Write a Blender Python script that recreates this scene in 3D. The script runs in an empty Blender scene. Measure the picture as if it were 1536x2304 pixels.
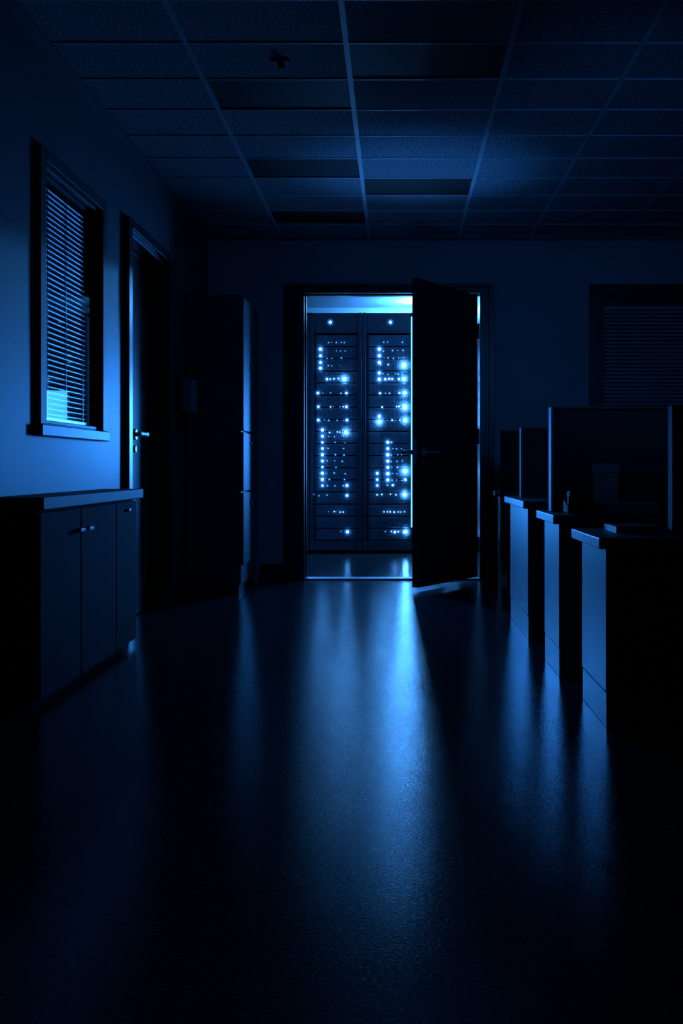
import bpy, bmesh, math, random
from mathutils import Vector, Matrix
random.seed(4)
scene = bpy.context.scene
COL = scene.collection
try:
    scene.view_settings.view_transform = 'Standard'
    scene.view_settings.look = 'None'
except Exception:
    pass

# ------------------------------------------------------------------ materials
def mat(name, col, rough=0.5, metal=0.0, nscale=0, namt=0.0, bump=0.0, bscale=None, rvar=0.0, spec=0.5, stretch=None, flecks=0):
    m = bpy.data.materials.new(name); m.use_nodes = True
    nt = m.node_tree; b = nt.nodes['Principled BSDF']
    b.inputs['Roughness'].default_value = rough
    b.inputs['Metallic'].default_value = metal
    b.inputs['Specular IOR Level'].default_value = spec
    b.inputs['Base Color'].default_value = (*col, 1)
    if nscale:
        tc = nt.nodes.new('ShaderNodeTexCoord')
        src = tc.outputs['Object']
        if stretch:
            mp = nt.nodes.new('ShaderNodeMapping'); mp.inputs['Scale'].default_value = stretch
            nt.links.new(src, mp.inputs['Vector']); src = mp.outputs['Vector']
        n = nt.nodes.new('ShaderNodeTexNoise'); n.inputs['Scale'].default_value = nscale
        n.inputs['Detail'].default_value = 5
        nt.links.new(src, n.inputs['Vector'])
        r = nt.nodes.new('ShaderNodeValToRGB')
        lo = [max(0, c*(1-namt)) for c in col]; hi = [min(1, c*(1+namt)) for c in col]
        r.color_ramp.elements[0].position = 0.35; r.color_ramp.elements[1].position = 0.65
        r.color_ramp.elements[0].color = (*lo, 1); r.color_ramp.elements[1].color = (*hi, 1)
        if flecks:
            q = r.color_ramp.elements.new(.60); q.color = (*[c*1.2 for c in col], 1)
            r.color_ramp.elements[-1].position = .66; r.color_ramp.elements[-1].color = (flecks, flecks, flecks, 1)
        nt.links.new(n.outputs['Fac'], r.inputs['Fac'])
        nt.links.new(r.outputs['Color'], b.inputs['Base Color'])
        if rvar:
            mr = nt.nodes.new('ShaderNodeMapRange')
            mr.inputs['From Min'].default_value = .3; mr.inputs['From Max'].default_value = .7
            mr.inputs['To Min'].default_value = rough-rvar; mr.inputs['To Max'].default_value = rough+rvar
            nt.links.new(n.outputs['Fac'], mr.inputs['Value']); nt.links.new(mr.outputs['Result'], b.inputs['Roughness'])
        if bump:
            n2 = nt.nodes.new('ShaderNodeTexNoise'); n2.inputs['Scale'].default_value = bscale or nscale*3
            n2.inputs['Detail'].default_value = 3
            nt.links.new(src, n2.inputs['Vector'])
            bp = nt.nodes.new('ShaderNodeBump'); bp.inputs['Strength'].default_value = bump
            bp.inputs['Distance'].default_value = 0.01
            nt.links.new(n2.outputs['Fac'], bp.inputs['Height']); nt.links.new(bp.outputs['Normal'], b.inputs['Normal'])
    return m

def emit(name, col, s):
    m = bpy.data.materials.new(name); m.use_nodes = True
    nt = m.node_tree; nt.nodes.clear()
    e = nt.nodes.new('ShaderNodeEmission'); e.inputs['Color'].default_value = (*col, 1); e.inputs['Strength'].default_value = s
    o = nt.nodes.new('ShaderNodeOutputMaterial'); nt.links.new(e.outputs[0], o.inputs[0]); return m

def lens(name, col, s, R):  # painted glow halo material, not a lens part
    """painted glow halo around an indicator lamp: emission fading out radially"""
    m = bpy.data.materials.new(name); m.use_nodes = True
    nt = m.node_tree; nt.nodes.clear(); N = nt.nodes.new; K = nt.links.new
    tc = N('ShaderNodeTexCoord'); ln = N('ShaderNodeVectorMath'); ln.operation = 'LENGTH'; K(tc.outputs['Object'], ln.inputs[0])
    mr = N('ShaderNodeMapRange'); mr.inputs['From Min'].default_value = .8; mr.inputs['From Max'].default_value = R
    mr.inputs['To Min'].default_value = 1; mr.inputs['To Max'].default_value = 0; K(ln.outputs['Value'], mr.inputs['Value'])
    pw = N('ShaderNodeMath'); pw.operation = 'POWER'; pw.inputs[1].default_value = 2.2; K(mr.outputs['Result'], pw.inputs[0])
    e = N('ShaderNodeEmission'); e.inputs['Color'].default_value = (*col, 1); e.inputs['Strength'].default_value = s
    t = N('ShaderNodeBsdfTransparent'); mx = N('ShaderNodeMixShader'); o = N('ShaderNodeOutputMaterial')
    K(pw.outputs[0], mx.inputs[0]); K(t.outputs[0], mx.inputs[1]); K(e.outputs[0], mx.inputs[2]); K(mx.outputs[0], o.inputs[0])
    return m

def glassmat(name):
    m = bpy.data.materials.new(name); m.use_nodes = True
    nt = m.node_tree; nt.nodes.clear()
    t = nt.nodes.new('ShaderNodeBsdfTransparent'); t.inputs[0].default_value = (.9, .93, .96, 1)
    g = nt.nodes.new('ShaderNodeBsdfGlossy'); g.inputs['Roughness'].default_value = 0.03
    g.inputs[0].default_value = (.15, .15, .15, 1)
    mx = nt.nodes.new('ShaderNodeMixShader'); o = nt.nodes.new('ShaderNodeOutputMaterial')
    mx.inputs[0].default_value = .08
    nt.links.new(t.outputs[0], mx.inputs[1]); nt.links.new(g.outputs[0], mx.inputs[2])
    nt.links.new(mx.outputs[0], o.inputs[0]); return m

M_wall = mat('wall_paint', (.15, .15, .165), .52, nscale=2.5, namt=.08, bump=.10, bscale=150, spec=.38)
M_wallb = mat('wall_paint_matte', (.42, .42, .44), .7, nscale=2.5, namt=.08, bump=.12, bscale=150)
M_ceil = mat('ceiling_tile', (.38, .38, .40), .9, nscale=90, namt=.6, bump=.8, bscale=160, spec=.2)
M_grid = mat('grid_metal', (.62, .62, .65), .45, nscale=20, namt=.05)
M_floor = mat('floor_vinyl', (.045, .05, .06), .17, nscale=120, namt=.9, bump=.06, bscale=190, rvar=.055, flecks=.16)
M_frame = mat('frame_dark', (.03, .03, .035), .35, nscale=12, namt=.15)
M_wframe = mat('window_frame_paint', (.03, .03, .035), .5, nscale=12, namt=.1, spec=.3)
M_leaf = mat('door_dark', (.03, .03, .035), .45, nscale=6, namt=.2, stretch=(6, 6, .6), spec=.35)
M_leaf2 = mat('side_door_dark', (.018, .018, .021), .5, nscale=6, namt=.2, stretch=(6, 6, .6), spec=.12)
M_steel = mat('brushed_steel', (.6, .6, .63), .4, .6, nscale=30, namt=.1)
M_hand = mat('dark_metal_pull', (.12, .12, .13), .4, .8, nscale=30, namt=.1)
M_dark = mat('dark_plastic', (.02, .02, .023), .55, nscale=20, namt=.15, spec=.25)
M_locker = mat('locker_metal', (.11, .11, .12), .5, nscale=5, namt=.1, spec=.12)
M_cab = mat('cabinet_laminate', (.022, .022, .025), .8, nscale=5, namt=.12, spec=.06)
M_ctop = mat('cabinet_top_laminate', (.06, .06, .065), .55, nscale=30, namt=.12, spec=.2)
M_top = mat('counter_laminate', (.16, .16, .17), .45, nscale=40, namt=.15, spec=.35)
M_desk = mat('desk_laminate', (.085, .085, .092), .45, nscale=5, namt=.12, spec=.32)
M_fabric = mat('divider_fabric', (.03, .03, .035), .9, nscale=150, namt=.4, bump=.3)
M_edge_lit = mat('lit_edge_metal', (.12, .12, .13), .6, 0, nscale=20, namt=.05, spec=.15)  # lighter copy: light on the left divider posts put into the colour
M_edge = mat('shaded_edge_phone_black', (.02, .02, .023), .7, 0, nscale=20, namt=.05, spec=.05)  # shaded copy of the divider edge; also the phones' own black
M_slat = mat('blind_slat', (.03, .03, .036), .28, 0, nscale=10, namt=.08, spec=.25)
M_slat2 = mat('blind_slat_lit', (.55, .55, .57), .4, .1, nscale=10, namt=.08)  # back window slats: faint light on them put into the colour
M_glass = glassmat('window_glass')
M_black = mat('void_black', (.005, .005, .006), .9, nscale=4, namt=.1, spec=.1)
M_troffer = mat('unlit_diffuser', (.012, .012, .013), .6, nscale=80, namt=.2, spec=.15)
M_rack = mat('rack_steel', (.05, .055, .07), .28, .3, nscale=15, namt=.2)
M_srv = mat('server_face', (.02, .022, .032), .30, .2, nscale=60, namt=.6)
M_rib = mat('server_grille', (.10, .11, .14), .35, .5, nscale=60, namt=.4)
M_paper = mat('paper', (.45, .45, .46), .8, nscale=30, namt=.05)
M_card = mat('cardboard', (.22, .21, .2), .8, nscale=20, namt=.1)
M_box = mat('control_box_lit_cover', (.6, .6, .61), .5, nscale=20, namt=.1)  # light on the cover put into its pale colour
M_box2 = mat('control_box_housing', (.28, .28, .29), .5, nscale=20, namt=.1)
M_led = [emit('led_dim', (.05, .36, 1), 2.2), emit('led_mid', (.07, .36, 1), 32), emit('led_bright', (.07, .36, 1), 330)]
M_halo = [lens('halo_dim', (.03, .25, 1), .6, 2.8), lens('halo_mid', (.02, .26, 1), 1.3, 3.6), lens('halo_bright', (.04, .32, 1), 2.6, 4.6)]  # painted bloom around the indicators, put into radial emission
M_tube = emit('luminaire_blue', (.06, .36, 1), 14)
M_strip = emit('glow_strip_blue', (.05, .32, 1), 4.5)  # emission for the added glow strip on the rack

# ------------------------------------------------------------------ helpers
WL = {}
def empty(name, loc, label=None, category=None, rot=0, local=False, structure=False, group=None):
    o = bpy.data.objects.new(name, None); o.empty_display_size = .1
    o.location = loc; o.rotation_euler = (0, 0, rot); COL.objects.link(o)
    WL[o] = Vector((0, 0, 0)) if local else Vector(loc)
    tag(o, label, category, structure, group); return o
def tag(o, label=None, category=None, structure=False, group=None):
    if label: o['label'] = label
    if category: o['category'] = category
    if structure: o['kind'] = 'structure'
    if group: o['group'] = group

def add_box(bm, b, bev=0):
    x0, x1, y0, y1, z0, z1 = b
    r = bmesh.ops.create_cube(bm, size=1)
    vs = r['verts']
    for v in vs:
        v.co = Vector(((x0+x1)/2+v.co.x*(x1-x0), (y0+y1)/2+v.co.y*(y1-y0), (z0+z1)/2+v.co.z*(z1-z0)))
    if bev:
        es = list({e for v in vs for e in v.link_edges})
        bmesh.ops.bevel(bm, geom=es, offset=bev, segments=2, affect='EDGES', profile=.5)
def add_cyl(bm, p0, p1, r, seg=16, r2=None):
    p0 = Vector(p0); p1 = Vector(p1); d = p1-p0
    q = d.to_track_quat('Z', 'Y').to_matrix().to_4x4()
    bmesh.ops.create_cone(bm, cap_ends=True, segments=seg, radius1=r, radius2=r if r2 is None else r2, depth=d.length,
                          matrix=Matrix.Translation((p0+p1)/2) @ q)
def finish(bm, name, mats, parent=None, smooth=False):
    bm.verts.ensure_lookup_table()
    xs = [v.co for v in bm.verts]
    lo = Vector([min(c[i] for c in xs) for i in range(3)]); hi = Vector([max(c[i] for c in xs) for i in range(3)])
    c = (lo+hi)/2
    if parent is None: c.z = lo.z
    for v in bm.verts: v.co -= c
    me = bpy.data.meshes.new(name); bm.to_mesh(me); bm.free()
    for m in (mats if isinstance(mats, (list, tuple)) else [mats]): me.materials.append(m)
    if smooth:
        for p in me.polygons: p.use_smooth = True
    o = bpy.data.objects.new(name, me); COL.objects.link(o)
    WL[o] = c.copy()
    if parent:
        o.parent = parent; o.location = c - WL[parent]
    else: o.location = c
    return o
def part(name, m, boxes=(), parent=None, bev=0, cyls=(), **kw):
    bm = bmesh.new()
    for b in boxes: add_box(bm, b, bev)
    for c in cyls: add_cyl(bm, *c)
    o = finish(bm, name, m, parent)
    tag(o, **kw); return o
def quad(name, m, pts, parent):
    bm = bmesh.new(); bm.faces.new([bm.verts.new(p) for p in pts]); return finish(bm, name, m, parent)

def cells(name, m, axis, a0, a1, ub, vb, holes, label):
    """slab with rectangular holes. axis = thickness axis"""
    bm = bmesh.new()
    for i in range(len(ub)-1):
        for j in range(len(vb)-1):
            cu = (ub[i]+ub[i+1])/2; cv = (vb[j]+vb[j+1])/2
            if any(h[0] < cu < h[1] and h[2] < cv < h[3] for h in holes): continue
            if axis == 'x': b = (a0, a1, ub[i], ub[i+1], vb[j], vb[j+1])
            elif axis == 'y': b = (ub[i], ub[i+1], a0, a1, vb[j], vb[j+1])
            else: b = (ub[i], ub[i+1], vb[j], vb[j+1], a0, a1)
            add_box(bm, b)
    bmesh.ops.remove_doubles(bm, verts=bm.verts, dist=1e-5)
    bm.verts.index_update()
    seen = {}
    for f in bm.faces:
        k = tuple(sorted(v.index for v in f.verts)); seen.setdefault(k, []).append(f)
    dead = [f for fs in seen.values() if len(fs) > 1 for f in fs]
    if dead: bmesh.ops.delete(bm, geom=dead, context='FACES_ONLY')
    o = finish(bm, name, m); tag(o, label, None, True); return o

XL, XR, YB, YF, H = -1.36, 3.4, 7.74, -1.3, 2.484
WT = .16
# ------------------------------------------------------------------ room shell
part('floor', M_floor, [(XL-.2, XR+.2, YF-.2, 11.3, -.1, 0)], label='dark polished speckled vinyl floor', structure=True)
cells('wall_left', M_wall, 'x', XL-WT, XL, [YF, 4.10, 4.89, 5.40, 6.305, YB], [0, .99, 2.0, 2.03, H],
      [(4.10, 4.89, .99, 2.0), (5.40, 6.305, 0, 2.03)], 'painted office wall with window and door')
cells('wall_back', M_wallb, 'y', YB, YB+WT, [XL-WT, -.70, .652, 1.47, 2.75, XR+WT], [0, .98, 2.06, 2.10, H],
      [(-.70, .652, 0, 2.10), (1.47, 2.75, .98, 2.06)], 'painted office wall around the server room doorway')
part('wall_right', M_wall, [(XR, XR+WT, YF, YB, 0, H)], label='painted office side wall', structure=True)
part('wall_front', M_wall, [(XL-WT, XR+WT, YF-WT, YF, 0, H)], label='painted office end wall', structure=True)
xg = [XL, -.823, -.194, .452, .965, 1.59, 2.21, 2.83, XR]
yg = [4.18+.39*k for k in range(-14, 10)]
yg = [YF]+[y for y in yg if y > YF+.1 and y < YB-.02]+[YB]
def near(y): return min(yg, key=lambda t: abs(t-y))
troff = [(-.194, .452, 4.18), (-.823, -.194, 4.57), (-.823, -.194, 5.74), (-.194, .452, 6.13), (-.823, -.194, 6.91)]
holes = [(a, b, near(y), near(y+.39)) for a, b, y in troff]
cells('ceiling', M_ceil, 'z', H, H+.02, xg, yg, holes, 'suspended ceiling of speckled acoustic tiles')
part('trim_1', M_grid, [(x-.011, x+.011, YF, YB, H-.006, H+.004) for x in xg[1:-1]], label='long ceiling grid bars', structure=True)
part('trim_2', M_grid, [(XL, XR, y-.006, y+.006, H-.004, H+.004) for y in yg[1:-1]], label='cross ceiling grid bars', structure=True)
part('trim_3', M_wall, [(XL, XL+.02, YF, YB, H-.02, H-.007), (XL+.02, XR, YB-.02, YB, H-.02, H-.007)], label='ceiling edge angle trim', structure=True)
for a, b, y0, y1 in holes:
    e = empty('ceiling_light', ((a+b)/2, (y0+y1)/2, H-.004), 'unlit recessed ceiling light panel in tile grid', 'ceiling light', group='unlit recessed ceiling lights')
    a += .011; b -= .011; y0 += .006; y1 -= .006
    part('housing', M_dark, [(a, b, y0, y1, H+.012, H+.07)], e)
    part('diffuser', M_troffer, [(a, b, y0, y1, H+.002, H+.011)], e)
# ceiling smoke detector
e = empty('smoke_detector', (-.47, 4.38, H), 'small round detector mounted on a ceiling tile', 'smoke detector')
part('base', M_locker, parent=e, cyls=[((-.47, 4.38, H), (-.47, 4.38, H-.008), .04, 32)])
part('sensor_cap', M_dark, parent=e, cyls=[((-.47, 4.38, H-.008), (-.47, 4.38, H-.024), .016, 32, .009), ((-.47, 4.38, H-.024), (-.47, 4.38, H-.030), .014, 16)])
# baseboards
part('baseboard_back', M_frame, [(-.98, -.805, YB-.015, YB, 0, .12), (.712, XR, YB-.015, YB, 0, .12)], bev=.003, label='dark vinyl baseboard', structure=True)
part('baseboard_left', M_frame, [(XL, XL+.012, YF, 5.33, 0, .1), (XL, XL+.012, 6.38, 6.855, 0, .1)], bev=.003, label='dark vinyl baseboard', structure=True)

# server room shell
part('wall_server_room_left', M_wall, [(-1.9, -1.75, YB+WT, 11.15, 0, H)], label='server room side wall', structure=True)
part('wall_server_room_right', M_wall, [(1.95, 2.1, YB+WT, 11.15, 0, H)], label='server room side wall', structure=True)
part('wall_server_room_back', M_wallb, [(-1.9, 2.1, 11.15, 11.3, 0, H)], label='server room rear wall', structure=True)
part('ceiling_server_room', M_wallb, [(-1.9, 2.1, YB+WT, 11.3, H, H+.1)], label='server room ceiling', structure=True)

# ------------------------------------------------------------------ server room door frame + open door
part('trim_4', M_frame, [(-.803, -.722, YB-.035, YB, 0, 2.145), (-.722, -.70, YB-.02, YB, 0, 2.12),
     (.674, .712, YB-.035, YB, 0, 2.145), (.652, .674, YB-.02, YB, 0, 2.12),
     (-.722, .674, YB-.035, YB, 2.118, 2.145), (-.70, .652, YB-.02, YB, 2.10, 2.118),
     (-.70, -.664, YB-.012, YB+WT+.01, 0, 2.10), (.608, .652, YB-.03, YB+WT+.01, 0, 2.10), (-.664, .608, YB-.012, YB+WT+.01, 2.082, 2.10),
     (-.664, -.652, YB+.05, YB+.09, 0, 2.082), (-.652, .603, YB+.05, YB+.09, 2.072, 2.082)],
     bev=.002, label='dark steel door frame with stepped casing', structure=True)
part('trim_5', M_steel, [(-.664, .608, YB-.01, YB+.12, 0, .012)], bev=.003, label='metal door threshold strip', structure=True)

dx, dy = -.446, -.705
L = math.hypot(dx, dy); ang = math.atan2(dy, dx)
e = empty('door_1', (.592, 7.705, 0), 'dark door standing open toward the office', 'door', rot=ang, local=True, structure=True)
part('leaf', M_leaf, [(.003, L, -.045, 0, .028, 2.062)], e, bev=.003)
h = part('handle', M_steel, parent=e, cyls=[((L-.07, 0, .92), (L-.07, .012, .92), .027, 24), ((L-.07, .01, .92), (L-.07, .055, .92), .010, 16),
        ((L-.062, .05, .92), (L-.19, .052, .92), .010, 16), ((L-.07, 0, .84), (L-.07, .008, .84), .016, 20)], label='steel lever handle')
h = part('handle', M_steel, parent=e, cyls=[((L-.05, -.045, .92), (L-.05, -.057, .92), .027, 24), ((L-.05, -.055, .92), (L-.05, -.15, .92), .014, 16),
        ((L-.038, -.143, .92), (L-.175, -.145, .92), .015, 16), ((L-.05, -.045, .84), (L-.05, -.053, .84), .016, 20)], label='steel lever handle')
part('latch', M_steel, [(L-.002, L+.002, -.035, -.010, .84, 1.0), (L, L+.012, -.029, -.016, .905, .935)], e)
for z in (1.80, 1.04, .26):
    part('hinge', M_frame, [(.0, .014, -.03, .004, z-.055, z+.055)], e, cyls=[((.004, .006, z-.055), (.004, .006, z+.055), .010, 16)])

# ------------------------------------------------------------------ windows
def blinds(e, axis, a, u0, u1, z0, z1, pitch, m):
    bm = bmesh.new(); n = int((z1-z0-.03)/pitch)
    for i in range(n):
        z = z0+.01+pitch*(i+.5); K = 6; cols = []
        for k in range(K+1):
            t = -1+2*k/K
            d = .0042*(1-t*t)+.003*t          # bulge towards the room, slight lean
            zz = z+t*pitch*.36
            if axis == 'x': cols.append((bm.verts.new((a+d, u0, zz)), bm.verts.new((a+d, u1, zz))))
            else: cols.append((bm.verts.new((u0, a-d, zz)), bm.verts.new((u1, a-d, zz))))
        for k in range(K):
            f = bm.faces.new((cols[k][0], cols[k][1], cols[k+1][1], cols[k+1][0])); f.smooth = True
    for f in (.18, .5, .82):
        u = u0+(u1-u0)*f
        if axis == 'x': add_box(bm, (a+.006, a+.008, u-.0015, u+.0015, z0, z1))
        else: add_box(bm, (u-.0015, u+.0015, a-.008, a-.006, z0, z1))
    if axis == 'x': add_box(bm, (a-.01, a+.01, u0, u1, z1-.025, z1)); add_box(bm, (a-.008, a+.008, u0, u1, z0-.002, z0+.01))
    else: add_box(bm, (u0, u1, a-.01, a+.01, z1-.025, z1)); add_box(bm, (u0, u1, a-.008, a+.008, z0-.002, z0+.01))
    return finish(bm, 'venetian_blind', m, e)

e = empty('window_1', (XL, 4.495, .94), 'interior window with dark frame and closed blinds', 'window', structure=True)
part('frame', M_wframe, [(XL, XL+.02, 4.03, 4.10, .985, 2.05), (XL, XL+.02, 4.89, 4.96, .985, 2.05), (XL, XL+.02, 4.10, 4.89, 2.0, 2.05),
     (XL-.13, XL, 4.10, 4.115, .99, 2.0), (XL-.13, XL, 4.875, 4.89, .99, 2.0), (XL-.13, XL, 4.115, 4.875, 1.985, 2.0), (XL-.13, XL, 4.115, 4.875, .99, 1.005)], e, bev=.003)
part('sill', M_desk, [(XL, XL+.03, 4.02, 4.97, .94, .985)], e, bev=.004)
gx = XL-.012
quad('glass', M_glass, [(gx, 4.115, 1.005), (gx, 4.875, 1.005), (gx, 4.875, 1.985), (gx, 4.115, 1.985)], e)
blinds(e, 'x', XL-.035, 4.12, 4.87, 1.01, 1.98, .022, M_slat)
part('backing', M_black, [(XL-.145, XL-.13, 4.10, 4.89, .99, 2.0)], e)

e = empty('window_2', (2.1, YB, .93), 'interior window with dark frame and blinds', 'window', structure=True)
part('frame', M_frame, [(1.40, 1.47, YB-.03, YB, .98, 2.145), (2.75, 2.82, YB-.03, YB, .98, 2.145), (1.47, 2.75, YB-.03, YB, 2.06, 2.145),
     (1.47, 1.51, YB, YB+.13, .98, 2.06), (2.71, 2.75, YB, YB+.13, .98, 2.06), (1.51, 2.71, YB, YB+.13, 2.0, 2.06), (1.51, 2.71, YB, YB+.13, .98, 1.0)], e, bev=.003)
part('sill', M_frame, [(1.39, 2.83, YB-.045, YB, .93, .98)], e, bev=.004)
gy = YB+.032
quad('glass', M_glass, [(1.51, gy, 1.0), (2.71, gy, 1.0), (2.71, gy, 2.0), (1.51, gy, 2.0)], e)
blinds(e, 'y', YB+.06, 1.515, 2.705, 1.005, 1.995, .028, M_slat2)
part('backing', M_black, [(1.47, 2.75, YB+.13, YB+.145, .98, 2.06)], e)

# ------------------------------------------------------------------ left door (closed)
part('trim_6', M_frame, [(XL, XL+.03, 5.33, 5.40, 0, 2.08), (XL, XL+.03, 6.305, 6.375, 0, 2.08), (XL, XL+.03, 5.40, 6.305, 2.03, 2.08),
     (XL-WT, XL, 5.40, 5.42, 0, 2.03), (XL-WT, XL, 6.285, 6.305, 0, 2.03), (XL-WT, XL, 5.42, 6.285, 2.01, 2.03)], bev=.003, label='dark steel door frame', structure=True)
e = empty('door_2', (XL-.10, 5.85, 0), 'dark closed door with lever handle', 'door', structure=True)
part('leaf', M_leaf2, [(XL-.12, XL-.075, 5.425, 6.28, .008, 2.005)], e, bev=.003)
part('handle', M_steel, parent=e, cyls=[((XL-.075, 5.86, 1.0), (XL-.063, 5.86, 1.0), .03, 24), ((XL-.065, 5.86, 1.0), (XL-.0, 5.86, 1.0), .012, 16),
     ((XL-.01, 5.875, 1.0), (XL-.01, 5.70, 1.0), .013, 16), ((XL-.075, 5.86, .92), (XL-.065, 5.86, .92), .018, 20)], label='steel lever handle')

# ------------------------------------------------------------------ wall control box
e = empty('wall_control_box', (XL, 6.72, 1.05), 'small grey control box with hanging cable on the wall', 'control box')
part('back_plate', M_dark, [(XL, XL+.02, 6.58, 6.84, 1.055, 1.385)], e, bev=.004)
part('housing', M_box2, [(XL+.02, XL+.085, 6.63, 6.82, 1.165, 1.375)], e, bev=.008)
part('cover', M_box, [(XL+.085, XL+.092, 6.635, 6.815, 1.17, 1.37)], e, bev=.003)
bm = bmesh.new()
pts = [(XL+.03, 6.75, 1.165), (XL+.035, 6.75, 1.05), (XL+.025, 6.76, .92), (XL+.012, 6.78, .75), (XL+.01, 6.78, .5), (XL+.018, 6.78, .02)]
for a, b in zip(pts, pts[1:]): add_cyl(bm, a, b, .006, 10)
finish(bm, 'cable', M_dark, e)

# ------------------------------------------------------------------ tall locker cabinet
e = empty('storage_cabinet', (-1.17, 7.23, 0), 'tall grey metal storage cabinet beside the doorway', 'storage cabinet')
part('body', M_locker, [(XL+.005, -.995, 6.86, 7.61, .06, 1.93)], e, bev=.006)
part('plinth', M_dark, [(XL+.01, -1.01, 6.88, 7.59, 0, .06)], e)
def cab_door(name, y0, y1, z0, z1, hy, hz, x=-.995, m=M_locker, hv=True, hl=.07, p=.024):
    d = part(name, m, [(x, x+.016, y0, y1, z0, z1)], e, bev=.003)
    if hv: bx = [(x+.016, x+p, hy-.005, hy+.005, hz-hl/2, hz-hl/2+.01), (x+.016, x+p, hy-.005, hy+.005, hz+hl/2-.01, hz+hl/2), (x+p-.002, x+p+.006, hy-.006, hy+.006, hz-hl/2, hz+hl/2)]
    else: bx = [(x+.016, x+p, hy-hl/2, hy-hl/2+.01, hz-.005, hz+.005), (x+.016, x+p, hy+hl/2-.01, hy+hl/2, hz-.005, hz+.005), (x+p-.002, x+p+.006, hy-hl/2, hy+hl/2, hz-.006, hz+.006)]
    part('handle', M_hand, bx, d, bev=.002)
cab_door('door', 6.865, 7.235, 1.055, 1.92, 7.19, 1.49, hl=.04)
cab_door('door', 7.241, 7.605, 1.055, 1.92, 7.29, 1.49, hl=.04)
cab_door('drawer', 6.865, 7.605, .665, 1.045, 7.23, .98, hv=False, hl=.12, p=.020)
cab_door('door', 6.865, 7.235, .19, .655, 7.19, .58, hl=.04)
cab_door('door', 7.241, 7.605, .19, .655, 7.29, .58, hl=.04)

# ------------------------------------------------------------------ low cabinet under the window
e = empty('low_cabinet', (-1.28, 4.27, 0), 'low grey laminate cabinet with three doors under the window', 'cabinet')
part('body', M_cab, [(XL+.014, -1.216, 3.60, 4.94, .09, .675)], e, bev=.003)
part('plinth', M_black, [(XL+.016, -1.24, 3.63, 4.91, 0, .09)], e)
cab_door('door', 3.605, 4.065, .03, .665, 4.02, .585, x=-1.216, m=M_cab, hv=False, hl=.06, p=.034)
cab_door('door', 4.075, 4.58, .03, .665, 4.135, .585, x=-1.216, m=M_cab, hv=False, hl=.06, p=.034)
cab_door('door', 4.59, 4.935, .03, .665, 4.77, .63, x=-1.216, m=M_cab, hv=False, hl=.04)
part('countertop', M_ctop, [(XL+.002, -1.175, 3.56, 4.97, .677, .72)], bev=.004, label='grey laminate countertop on the low cabinet', category='countertop')

# ------------------------------------------------------------------ desks
def desk(x0, y0, y1, zt, x1, label):
    e = empty('desk', ((x0+x1)/2, (y0+y1)/2, 0), label, 'desk', group='row of office desks')
    part('desktop', M_top, [(x0-.025, x1, y0-.02, y1+.02, zt-.035, zt)], e, bev=.004)
    part('end_panel', M_desk, [(x0, x0+.03, y0, y1-.06, .115, zt-.036)], e, bev=.002)
    part('base', M_desk, [(x0+.002, x0+.03, y0+.002, y1-.062, 0, .11), (x0+.03, x1-.02, y0+.012, y0+.03, 0, .11)], e, bev=.002)
    part('front_panel', M_leaf, [(x0+.03, x1-.02, y0+.005, y0+.03, .115, zt-.036)], e, bev=.002)
    part('pedestal', M_desk, [(x0+.03, x0+.42, y0+.03, y1-.08, .03, zt-.036)], e, bev=.002)
    d = part('drawer', M_desk, [(x0+.035, x0+.415, y1-.08, y1-.064, .32, zt-.05)], e, bev=.002)
    part('handle', M_steel, [(x0+.16, x0+.29, y1-.064, y1-.045, zt-.12, zt-.11)], d)
    d = part('drawer', M_desk, [(x0+.035, x0+.415, y1-.08, y1-.064, .05, .31)], e, bev=.002)
    part('handle', M_steel, [(x0+.16, x0+.29, y1-.064, y1-.045, .25, .26)], d)
    part('leg', M_desk, [(x1-.05, x1-.02, y0+.03, y1-.06, 0, zt-.036)], e, bev=.002)
desk(.660, 3.35, 3.84, .60, 1.9, 'dark office desk with a notebook on its pale top')
desk(.636, 4.16, 4.62, .635, 1.9, 'dark office desk holding phone, paper and boxes')
desk(.627, 5.06, 5.90, .66, 1.9, 'dark office desk with a single divider screen')
desk(.70, 6.70, 7.40, .66, 1.9, 'dark office desk beside the server room wall')
def divider(x0, x1, y, z0, z1, label, t=.045, pm=M_edge_lit):
    e = empty('desk_divider', ((x0+x1)/2, y, z0), label, 'desk divider', group='divider screens on the desks')
    part('panel', M_fabric, [(x0+.014, x1-.014, y-t*.35, y+t*.35, z0+.012, z1-.012)], e)
    part('frame_post', pm, [(x0, x0+.012, y-t/2, y+t/2, z0, z1)], e, bev=.003)
    part('frame_post', M_edge, [(x1-.014, x1, y-t/2, y+t/2, z0, z1)], e, bev=.003)
    part('top_rail', M_frame, [(x0+.012, x1-.014, y-t/2, y+t/2, z1-.012, z1)], e, bev=.003)
    part('bottom_rail', M_frame, [(x0+.012, x1-.014, y-t/2, y+t/2, z0, z0+.012)], e, bev=.003)
divider(.650, 1.16, 4.50, .635, 1.075, 'tall dark fabric divider screen with metal edge', .08)
divider(.655, 1.16, 5.62, .66, 1.03, 'dark fabric divider screen with painted-in light on its metal edge', .06)
divider(.67, 1.16, 6.80, .66, 1.055, 'dark fabric divider screen close to the doorway', .05, M_edge)
divider(.905, 1.42, 3.52, .60, 1.025, 'dark fabric divider screen standing behind a notebook', .06, M_edge)

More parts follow.
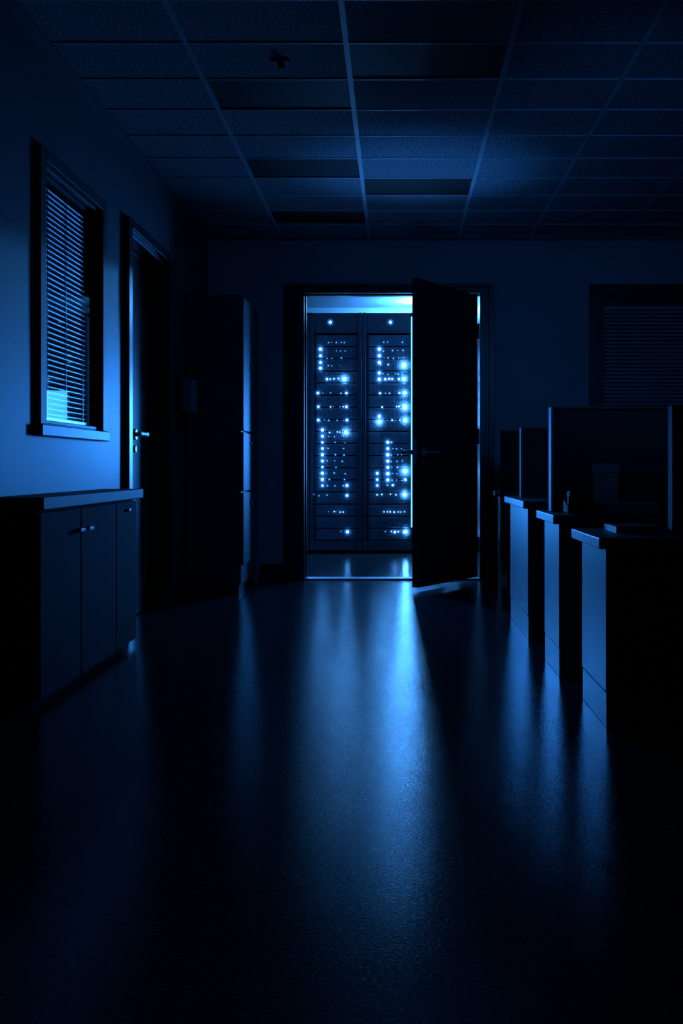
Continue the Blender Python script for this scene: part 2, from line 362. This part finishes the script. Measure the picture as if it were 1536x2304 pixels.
def phone(x, y, z, label):
    e = empty('desk_phone', (x, y, z), label, 'phone', group='desk phones')
    bm = bmesh.new()
    add_box(bm, (x-.06, x+.06, y-.09, y+.09, z, z+.03), .006)
    for v in bm.verts:
        if v.co.z > z+.015: v.co.z += (v.co.y-(y-.09))*.22
    finish(bm, 'base', M_edge, e)
    part('handset', M_edge, [(x-.055, x-.015, y-.085, y-.045, z+.036, z+.07), (x-.055, x-.015, y+.045, y+.085, z+.06, z+.10), (x-.05, x-.02, y-.08, y+.08, z+.06, z+.09)], e, bev=.006)
    part('keypad', M_locker, [(x+.0+i*.017, x+.012+i*.017, y-.05+j*.022, y-.036+j*.022, z+.034+j*.005, z+.046+j*.005) for i in range(3) for j in range(4)], e)
phone(.745, 4.34, .635, 'black desk phone in front of a divider screen')
phone(.79, 7.15, .66, 'black desk phone on the desk by the doorway')
def stack(x0, x1, y0, y1, z, n, th, name, m, label, cat):
    bm = bmesh.new()
    for i in range(n):
        o = random.uniform(-.006, .006); p = random.uniform(-.006, .006)
        add_box(bm, (x0+o, x1+o, y0+p, y1+p, z+i*th, z+(i+1)*th-.0002))
    o = finish(bm, name, m); tag(o, label, cat)
stack(.82, 1.03, 4.17, 4.36, .635, 9, .005, 'paper_stack', M_paper, 'loose stack of white paper on the desk', 'paper')
e = empty('storage_box', (.86, 4.42, .635), 'small pale cardboard box on the desk', 'box')
part('body', M_card, [(.81, .915, 4.385, 4.455, .635, .80)], e, bev=.002)
part('lid', M_card, [(.806, .919, 4.381, 4.459, .80, .835)], e, bev=.002)
e = empty('desktop_printer', (1.05, 4.42, .635), 'dark compact desktop printer beside paper stack', 'printer')
part('body', M_dark, [(.935, 1.15, 4.37, 4.455, .64, .79)], e, bev=.01)
part('lid', M_frame, [(.94, 1.145, 4.375, 4.45, .79, .805)], e, bev=.004)
part('paper_tray', M_frame, [(.96, 1.12, 4.355, 4.37, .66, .70)], e, bev=.003)
part('foot', M_dark, [(.95, .97, 4.38, 4.44, .635, .64)], e); part('foot', M_dark, [(1.11, 1.13, 4.38, 4.44, .635, .64)], e)
e = empty('notebook', (.80, 3.62, .60), 'closed black notebook lying on the desk', 'notebook')
part('cover', M_dark, [(.74, .89, 3.58, 3.79, .60, .603), (.74, .89, 3.58, 3.79, .619, .622), (.74, .744, 3.58, 3.79, .603, .619)], e)
part('pages', M_card, [(.745, .886, 3.584, 3.786, .603, .619)], e)

# ------------------------------------------------------------------ server racks
RF = 10.1
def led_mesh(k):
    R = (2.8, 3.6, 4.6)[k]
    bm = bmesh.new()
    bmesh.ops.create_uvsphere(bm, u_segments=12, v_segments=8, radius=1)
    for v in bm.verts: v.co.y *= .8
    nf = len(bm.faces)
    bmesh.ops.create_circle(bm, cap_ends=True, segments=24, radius=R, matrix=Matrix.Rotation(math.pi/2, 4, 'X'))  # flat disc carrying the painted halo of each indicator
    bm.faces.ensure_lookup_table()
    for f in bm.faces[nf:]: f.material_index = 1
    me = bpy.data.meshes.new('indicator_light'); bm.to_mesh(me); bm.free(); me.materials.append(M_led[k]); me.materials.append(M_halo[k])
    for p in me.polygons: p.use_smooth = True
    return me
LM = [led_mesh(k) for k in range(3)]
def unit_mesh():
    bm = bmesh.new()
    add_box(bm, (-.19, .19, 0, .6, -.054, .054), .003)
    nf = len(bm.faces)
    add_box(bm, (-.205, -.19, -.004, .01, -.054, .054)); add_box(bm, (.19, .205, -.004, .01, -.054, .054))
    for i in range(5):
        z = -.042+i*.021
        add_box(bm, (-.075, .18, -.004, 0, z-.002, z+.002))
    for i in range(11):
        x = -.075+i*.0255
        add_box(bm, (x-.0015, x+.0015, -.006, 0, -.046, .046))
    for i in range(3):
        x = -.165+i*.022
        add_box(bm, (x-.007, x+.007, -.005, 0, -.03, -.012)); add_box(bm, (x-.007, x+.007, -.005, 0, .010, .026))
    for s in (-1, 1):
        add_box(bm, (s*.183-.004, s*.183+.004, -.022, 0, -.035, -.028)); add_box(bm, (s*.183-.004, s*.183+.004, -.022, 0, .028, .035))
        add_box(bm, (s*.183-.004, s*.183+.004, -.026, -.02, -.035, .035))
    bm.faces.ensure_lookup_table()
    for f in bm.faces[nf:]: f.material_index = 1
    me = bpy.data.meshes.new('server_unit'); bm.to_mesh(me); bm.free(); me.materials.append(M_srv); me.materials.append(M_rib); return me
UM = unit_mesh()
W = .497
def rack(x0, leds, label, lamp):
    c = x0+W/2
    e = empty('server_rack', (c, RF+.4, 0), label, 'server rack', group='row of server racks')
    x1 = x0+W-.004; x0 += .0
    part('cabinet_body', M_rack, [(x0, x0+.02, RF+.03, RF+.95, .03, 2.28), (x1-.02, x1, RF+.03, RF+.95, .03, 2.28),
         (x0, x1, RF+.03, RF+.95, 2.26, 2.28), (x0, x1, RF+.03, RF+.95, .03, .06), (x0, x1, RF+.93, RF+.95, .06, 2.26)], e)
    part('post', M_rack, [(x0, x0+.035, RF-.02, RF+.03, .03, 2.28)], e, bev=.004)
    part('post', M_rack, [(x1-.035, x1, RF-.02, RF+.03, .03, 2.28)], e, bev=.004)
    part('header_panel', M_rack, [(x0+.035, x1-.035, RF+.004, RF+.03, 2.09, 2.28), (x0+.05, x1-.05, RF, RF+.004, 2.11, 2.265)], e, bev=.002)
    part('base_panel', M_rack, [(x0+.035, x1-.035, RF+.004, RF+.03, .03, .12)], e, bev=.002)
    for s in (x0+.04, x1-.10):
        part('foot', M_dark, [(s, s+.06, RF+.06, RF+.12, 0, .03)], e); part('foot', M_dark, [(s, s+.06, RF+.8, RF+.86, 0, .03)], e)
    units = []
    for i in range(17):
        z = .18+i*.115
        u = bpy.data.objects.new('server_unit', UM); COL.objects.link(u); u.parent = e
        w = Vector((c-.002, RF+.025, z)); u.location = w-WL[e]; WL[u] = w; units.append(u)
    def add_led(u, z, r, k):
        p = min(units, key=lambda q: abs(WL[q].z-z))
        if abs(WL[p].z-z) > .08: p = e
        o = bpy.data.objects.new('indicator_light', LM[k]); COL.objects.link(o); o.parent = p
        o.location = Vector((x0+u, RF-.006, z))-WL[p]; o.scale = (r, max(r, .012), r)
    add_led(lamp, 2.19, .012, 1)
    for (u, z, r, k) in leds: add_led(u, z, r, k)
    return e
B, Md, D = 2, 1, 0
def row(z, u0, u1, n, k=0, r=.006):
    out = []
    for i in range(n):
        if random.random() < .22: continue
        kk = k if random.random() < .75 else max(0, k-1)
        out.append((u0+(u1-u0)*(i+random.uniform(-.2, .2))/(n-1), z+random.uniform(-.004, .004), r*random.uniform(.55, 1.15), kk))
    return out
A = []
for z in (1.936, 1.873, 1.81, 1.755): A.append((.10, z, .013*random.uniform(.75, 1.1), Md))
for z in (2.0, 1.92, 1.85, 1.78): A += row(z, .17, .33, 5, D, .005)
A += row(1.655, .165, .27, 4, Md, .008)+[(.325, 1.655, .014, B)]
A += [(.075, 1.52, .010, Md), (.345, 1.52, .009, Md)]+row(1.52, .13, .30, 4, D)
A += [(.08, 1.39, .009, Md), (.345, 1.39, .010, Md)]+row(1.39, .13, .31, 7, Md, .004)
A += [(.08, 1.264, .010, Md), (.35, 1.264, .010, Md)]+row(1.264, .13, .31, 5, D)
A += [(.34, 1.15, .014, B)]+row(1.15, .18, .29, 4, Md, .005)
for i in range(10): A.append((.118, 1.17-.0585*i, .012*random.uniform(.7, 1.15), Md))
for i in range(9): A += row(1.11-.0585*i, .17, .32, 3, D, .006)
A += [(.35, .645, .011, Md), (.35, .55, .010, Md), (.03, .56, .008, D)]
A += row(.55, .1, .3, 4, D)+row(.395, .17, .31, 6, Md, .004)+row(.206, .17, .30, 4, D, .006)+[(.355, .206, .012, Md)]
Bq = []
for z in (1.936, 1.873, 1.81, 1.71, 1.65): Bq.append((.16, z, .014*random.uniform(.7, 1.1), Md))
for z in (2.0, 1.92, 1.85): Bq += row(z, .2, .38, 5, D, .006)
Bq += row(1.79, .17, .35, 6, Md, .007)+[(.392, 1.785, .019, B)]
Bq += row(1.70, .2, .38, 6, D, .007)
Bq += row(1.655, .22, .34, 5, Md, .009)+[(.392, 1.655, .014, B)]
Bq += row(1.52, .13, .35, 6, Md, .007)+[(.398, 1.52, .014, B)]
Bq += row(1.39, .15, .35, 7, Md, .006)+[(.402, 1.39, .019, B)]
Bq += [(.16, 1.30, .014, Md), (.16, 1.25, .014, B), (.405, 1.264, .015, B)]+row(1.264, .2, .36, 5, Md, .006)
for i in range(7): Bq.append((.24, 1.054-.0595*i, .015*random.uniform(.7, 1.1), Md)); Bq += row(1.054-.0595*i, .28, .37, 3, D, .008)
Bq += [(.14, .76, .011, Md), (.14, .70, .010, Md), (.14, .645, .009, Md), (.405, .781, .018, B), (.405, .70, .011, Md), (.40, .56, .014, B)]
Bq += row(.645, .2, .36, 5, Md, .007)+row(.56, .14, .36, 6, Md, .005)
Bq += row(.395, .20, .40, 7, Md, .005)+row(.206, .22, .40, 7, Md, .008)+[(.41, .206, .012, B)]
C = [t for t in A if random.random() < .45]
XA = -.812
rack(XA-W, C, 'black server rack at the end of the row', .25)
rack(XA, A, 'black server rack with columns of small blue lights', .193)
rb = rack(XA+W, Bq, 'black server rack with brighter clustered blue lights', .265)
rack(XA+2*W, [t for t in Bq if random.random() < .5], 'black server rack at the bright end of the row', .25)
x1 = XA+2*W-.004
part('added_glow_strip', M_strip, [(x1-.034, x1-.006, RF-.032, RF-.02, .25, 2.24)], rb, bev=.004, label='added blue glow strip on the rack post')  # added emitter imitating haze and feeding the floor streak

# server-room ceiling luminaire
e = empty('linear_light', (.55, 9.75, H-.05), 'glowing blue linear ceiling light in the server room', 'ceiling light')
part('housing', M_rack, [(.15, 1.35, 9.66, 9.84, H-.03, H)], e, bev=.004)
part('diffuser', M_tube, [(.17, 1.33, 9.68, 9.82, H-.05, H-.03)], e, bev=.004)

# ------------------------------------------------------------------ lights
def area(name, loc, target, sx, sy, power, col, spread=None):
    l = bpy.data.lights.new(name, 'AREA'); l.shape = 'RECTANGLE'; l.size = sx; l.size_y = sy; l.energy = power; l.color = col
    if spread: l.spread = math.radians(spread)
    o = bpy.data.objects.new(name, l); COL.objects.link(o); o.location = loc
    o.rotation_euler = (Vector(target)-Vector(loc)).to_track_quat('-Z', 'Y').to_euler(); return o
def spot(name, loc, target, power, col, deg, blend=1, r=.08):
    l = bpy.data.lights.new(name, 'SPOT'); l.energy = power; l.color = col; l.spot_size = math.radians(deg); l.spot_blend = blend; l.shadow_soft_size = r
    o = bpy.data.objects.new(name, l); COL.objects.link(o); o.location = loc
    o.rotation_euler = (Vector(target)-Vector(loc)).to_track_quat('-Z', 'Y').to_euler(); return o
BL = (.03, .26, 1)
area('unseen_server_glow', (.30, 9.5, 1.1), (-1.36, 5.0, .7), .22, .8, 9, BL, 55)
area('unseen_server_glow', (-.90, 8.9, 1.0), (.66, 4.0, .1), .18, .9, 9, BL, 50)  # unseen light added beside the left jamb to reach the desks
area('unseen_rack_fill', (.55, 9.0, 1.7), (.0, 10.1, 1.3), .3, .8, 9, BL)  # unseen light added to brighten the rack fronts
spot('unseen_ceiling_glow', (.12, 6.5, .25), (.12, 6.0, 2.48), 85, BL, 40, 1, .15)  # added uplight without a fixture, makes the bright ceiling patch
spot('unseen_ceiling_fill', (.1, 6.3, .2), (.1, 6.2, 2.48), 9, BL, 80, 1, .2)  # added wide uplight without a fixture, lifts the whole ceiling
spot('unseen_wall_fill', (.45, 9.0, 1.2), (-1.36, 5.3, 1.15), 300, BL, 13)  # unseen spot added for the bright patch on the left wall
spot('unseen_desk_fill', (-.92, 8.8, 1.0), (.64, 4.0, .48), 150, BL, 17)  # unseen spot added to light the desk end panels
l = bpy.data.lights.new('added_rack_top_fill', 'POINT'); l.energy = 120; l.color = (.05, .33, 1); l.shadow_soft_size = .04  # unseen light added to brighten wall and ceiling above the racks
o = bpy.data.objects.new('added_rack_top_fill', l); COL.objects.link(o); o.location = (.20, 10.7, 2.38)
area('added_office_fill', (1.0, 3.2, 1.9), (1.0, 7.74, 1.3), .6, .6, 1.6, BL, 80)  # added fill for the back wall, stands in for bounced light

w = bpy.data.worlds.new('night'); w.use_nodes = True; scene.world = w
w.node_tree.nodes['Background'].inputs[0].default_value = (.002, .012, .05, 1)
w.node_tree.nodes['Background'].inputs[1].default_value = .3

cam = bpy.data.cameras.new('camera'); co = bpy.data.objects.new('camera', cam); COL.objects.link(co)
co.location = (0, 0, .823); co.rotation_euler = (math.pi/2, 0, 0)
cam.sensor_fit = 'HORIZONTAL'; cam.sensor_width = 36; cam.lens = 56.25
cam.shift_x = -.0794; cam.shift_y = -.0664; cam.clip_start = .05
scene.camera = co
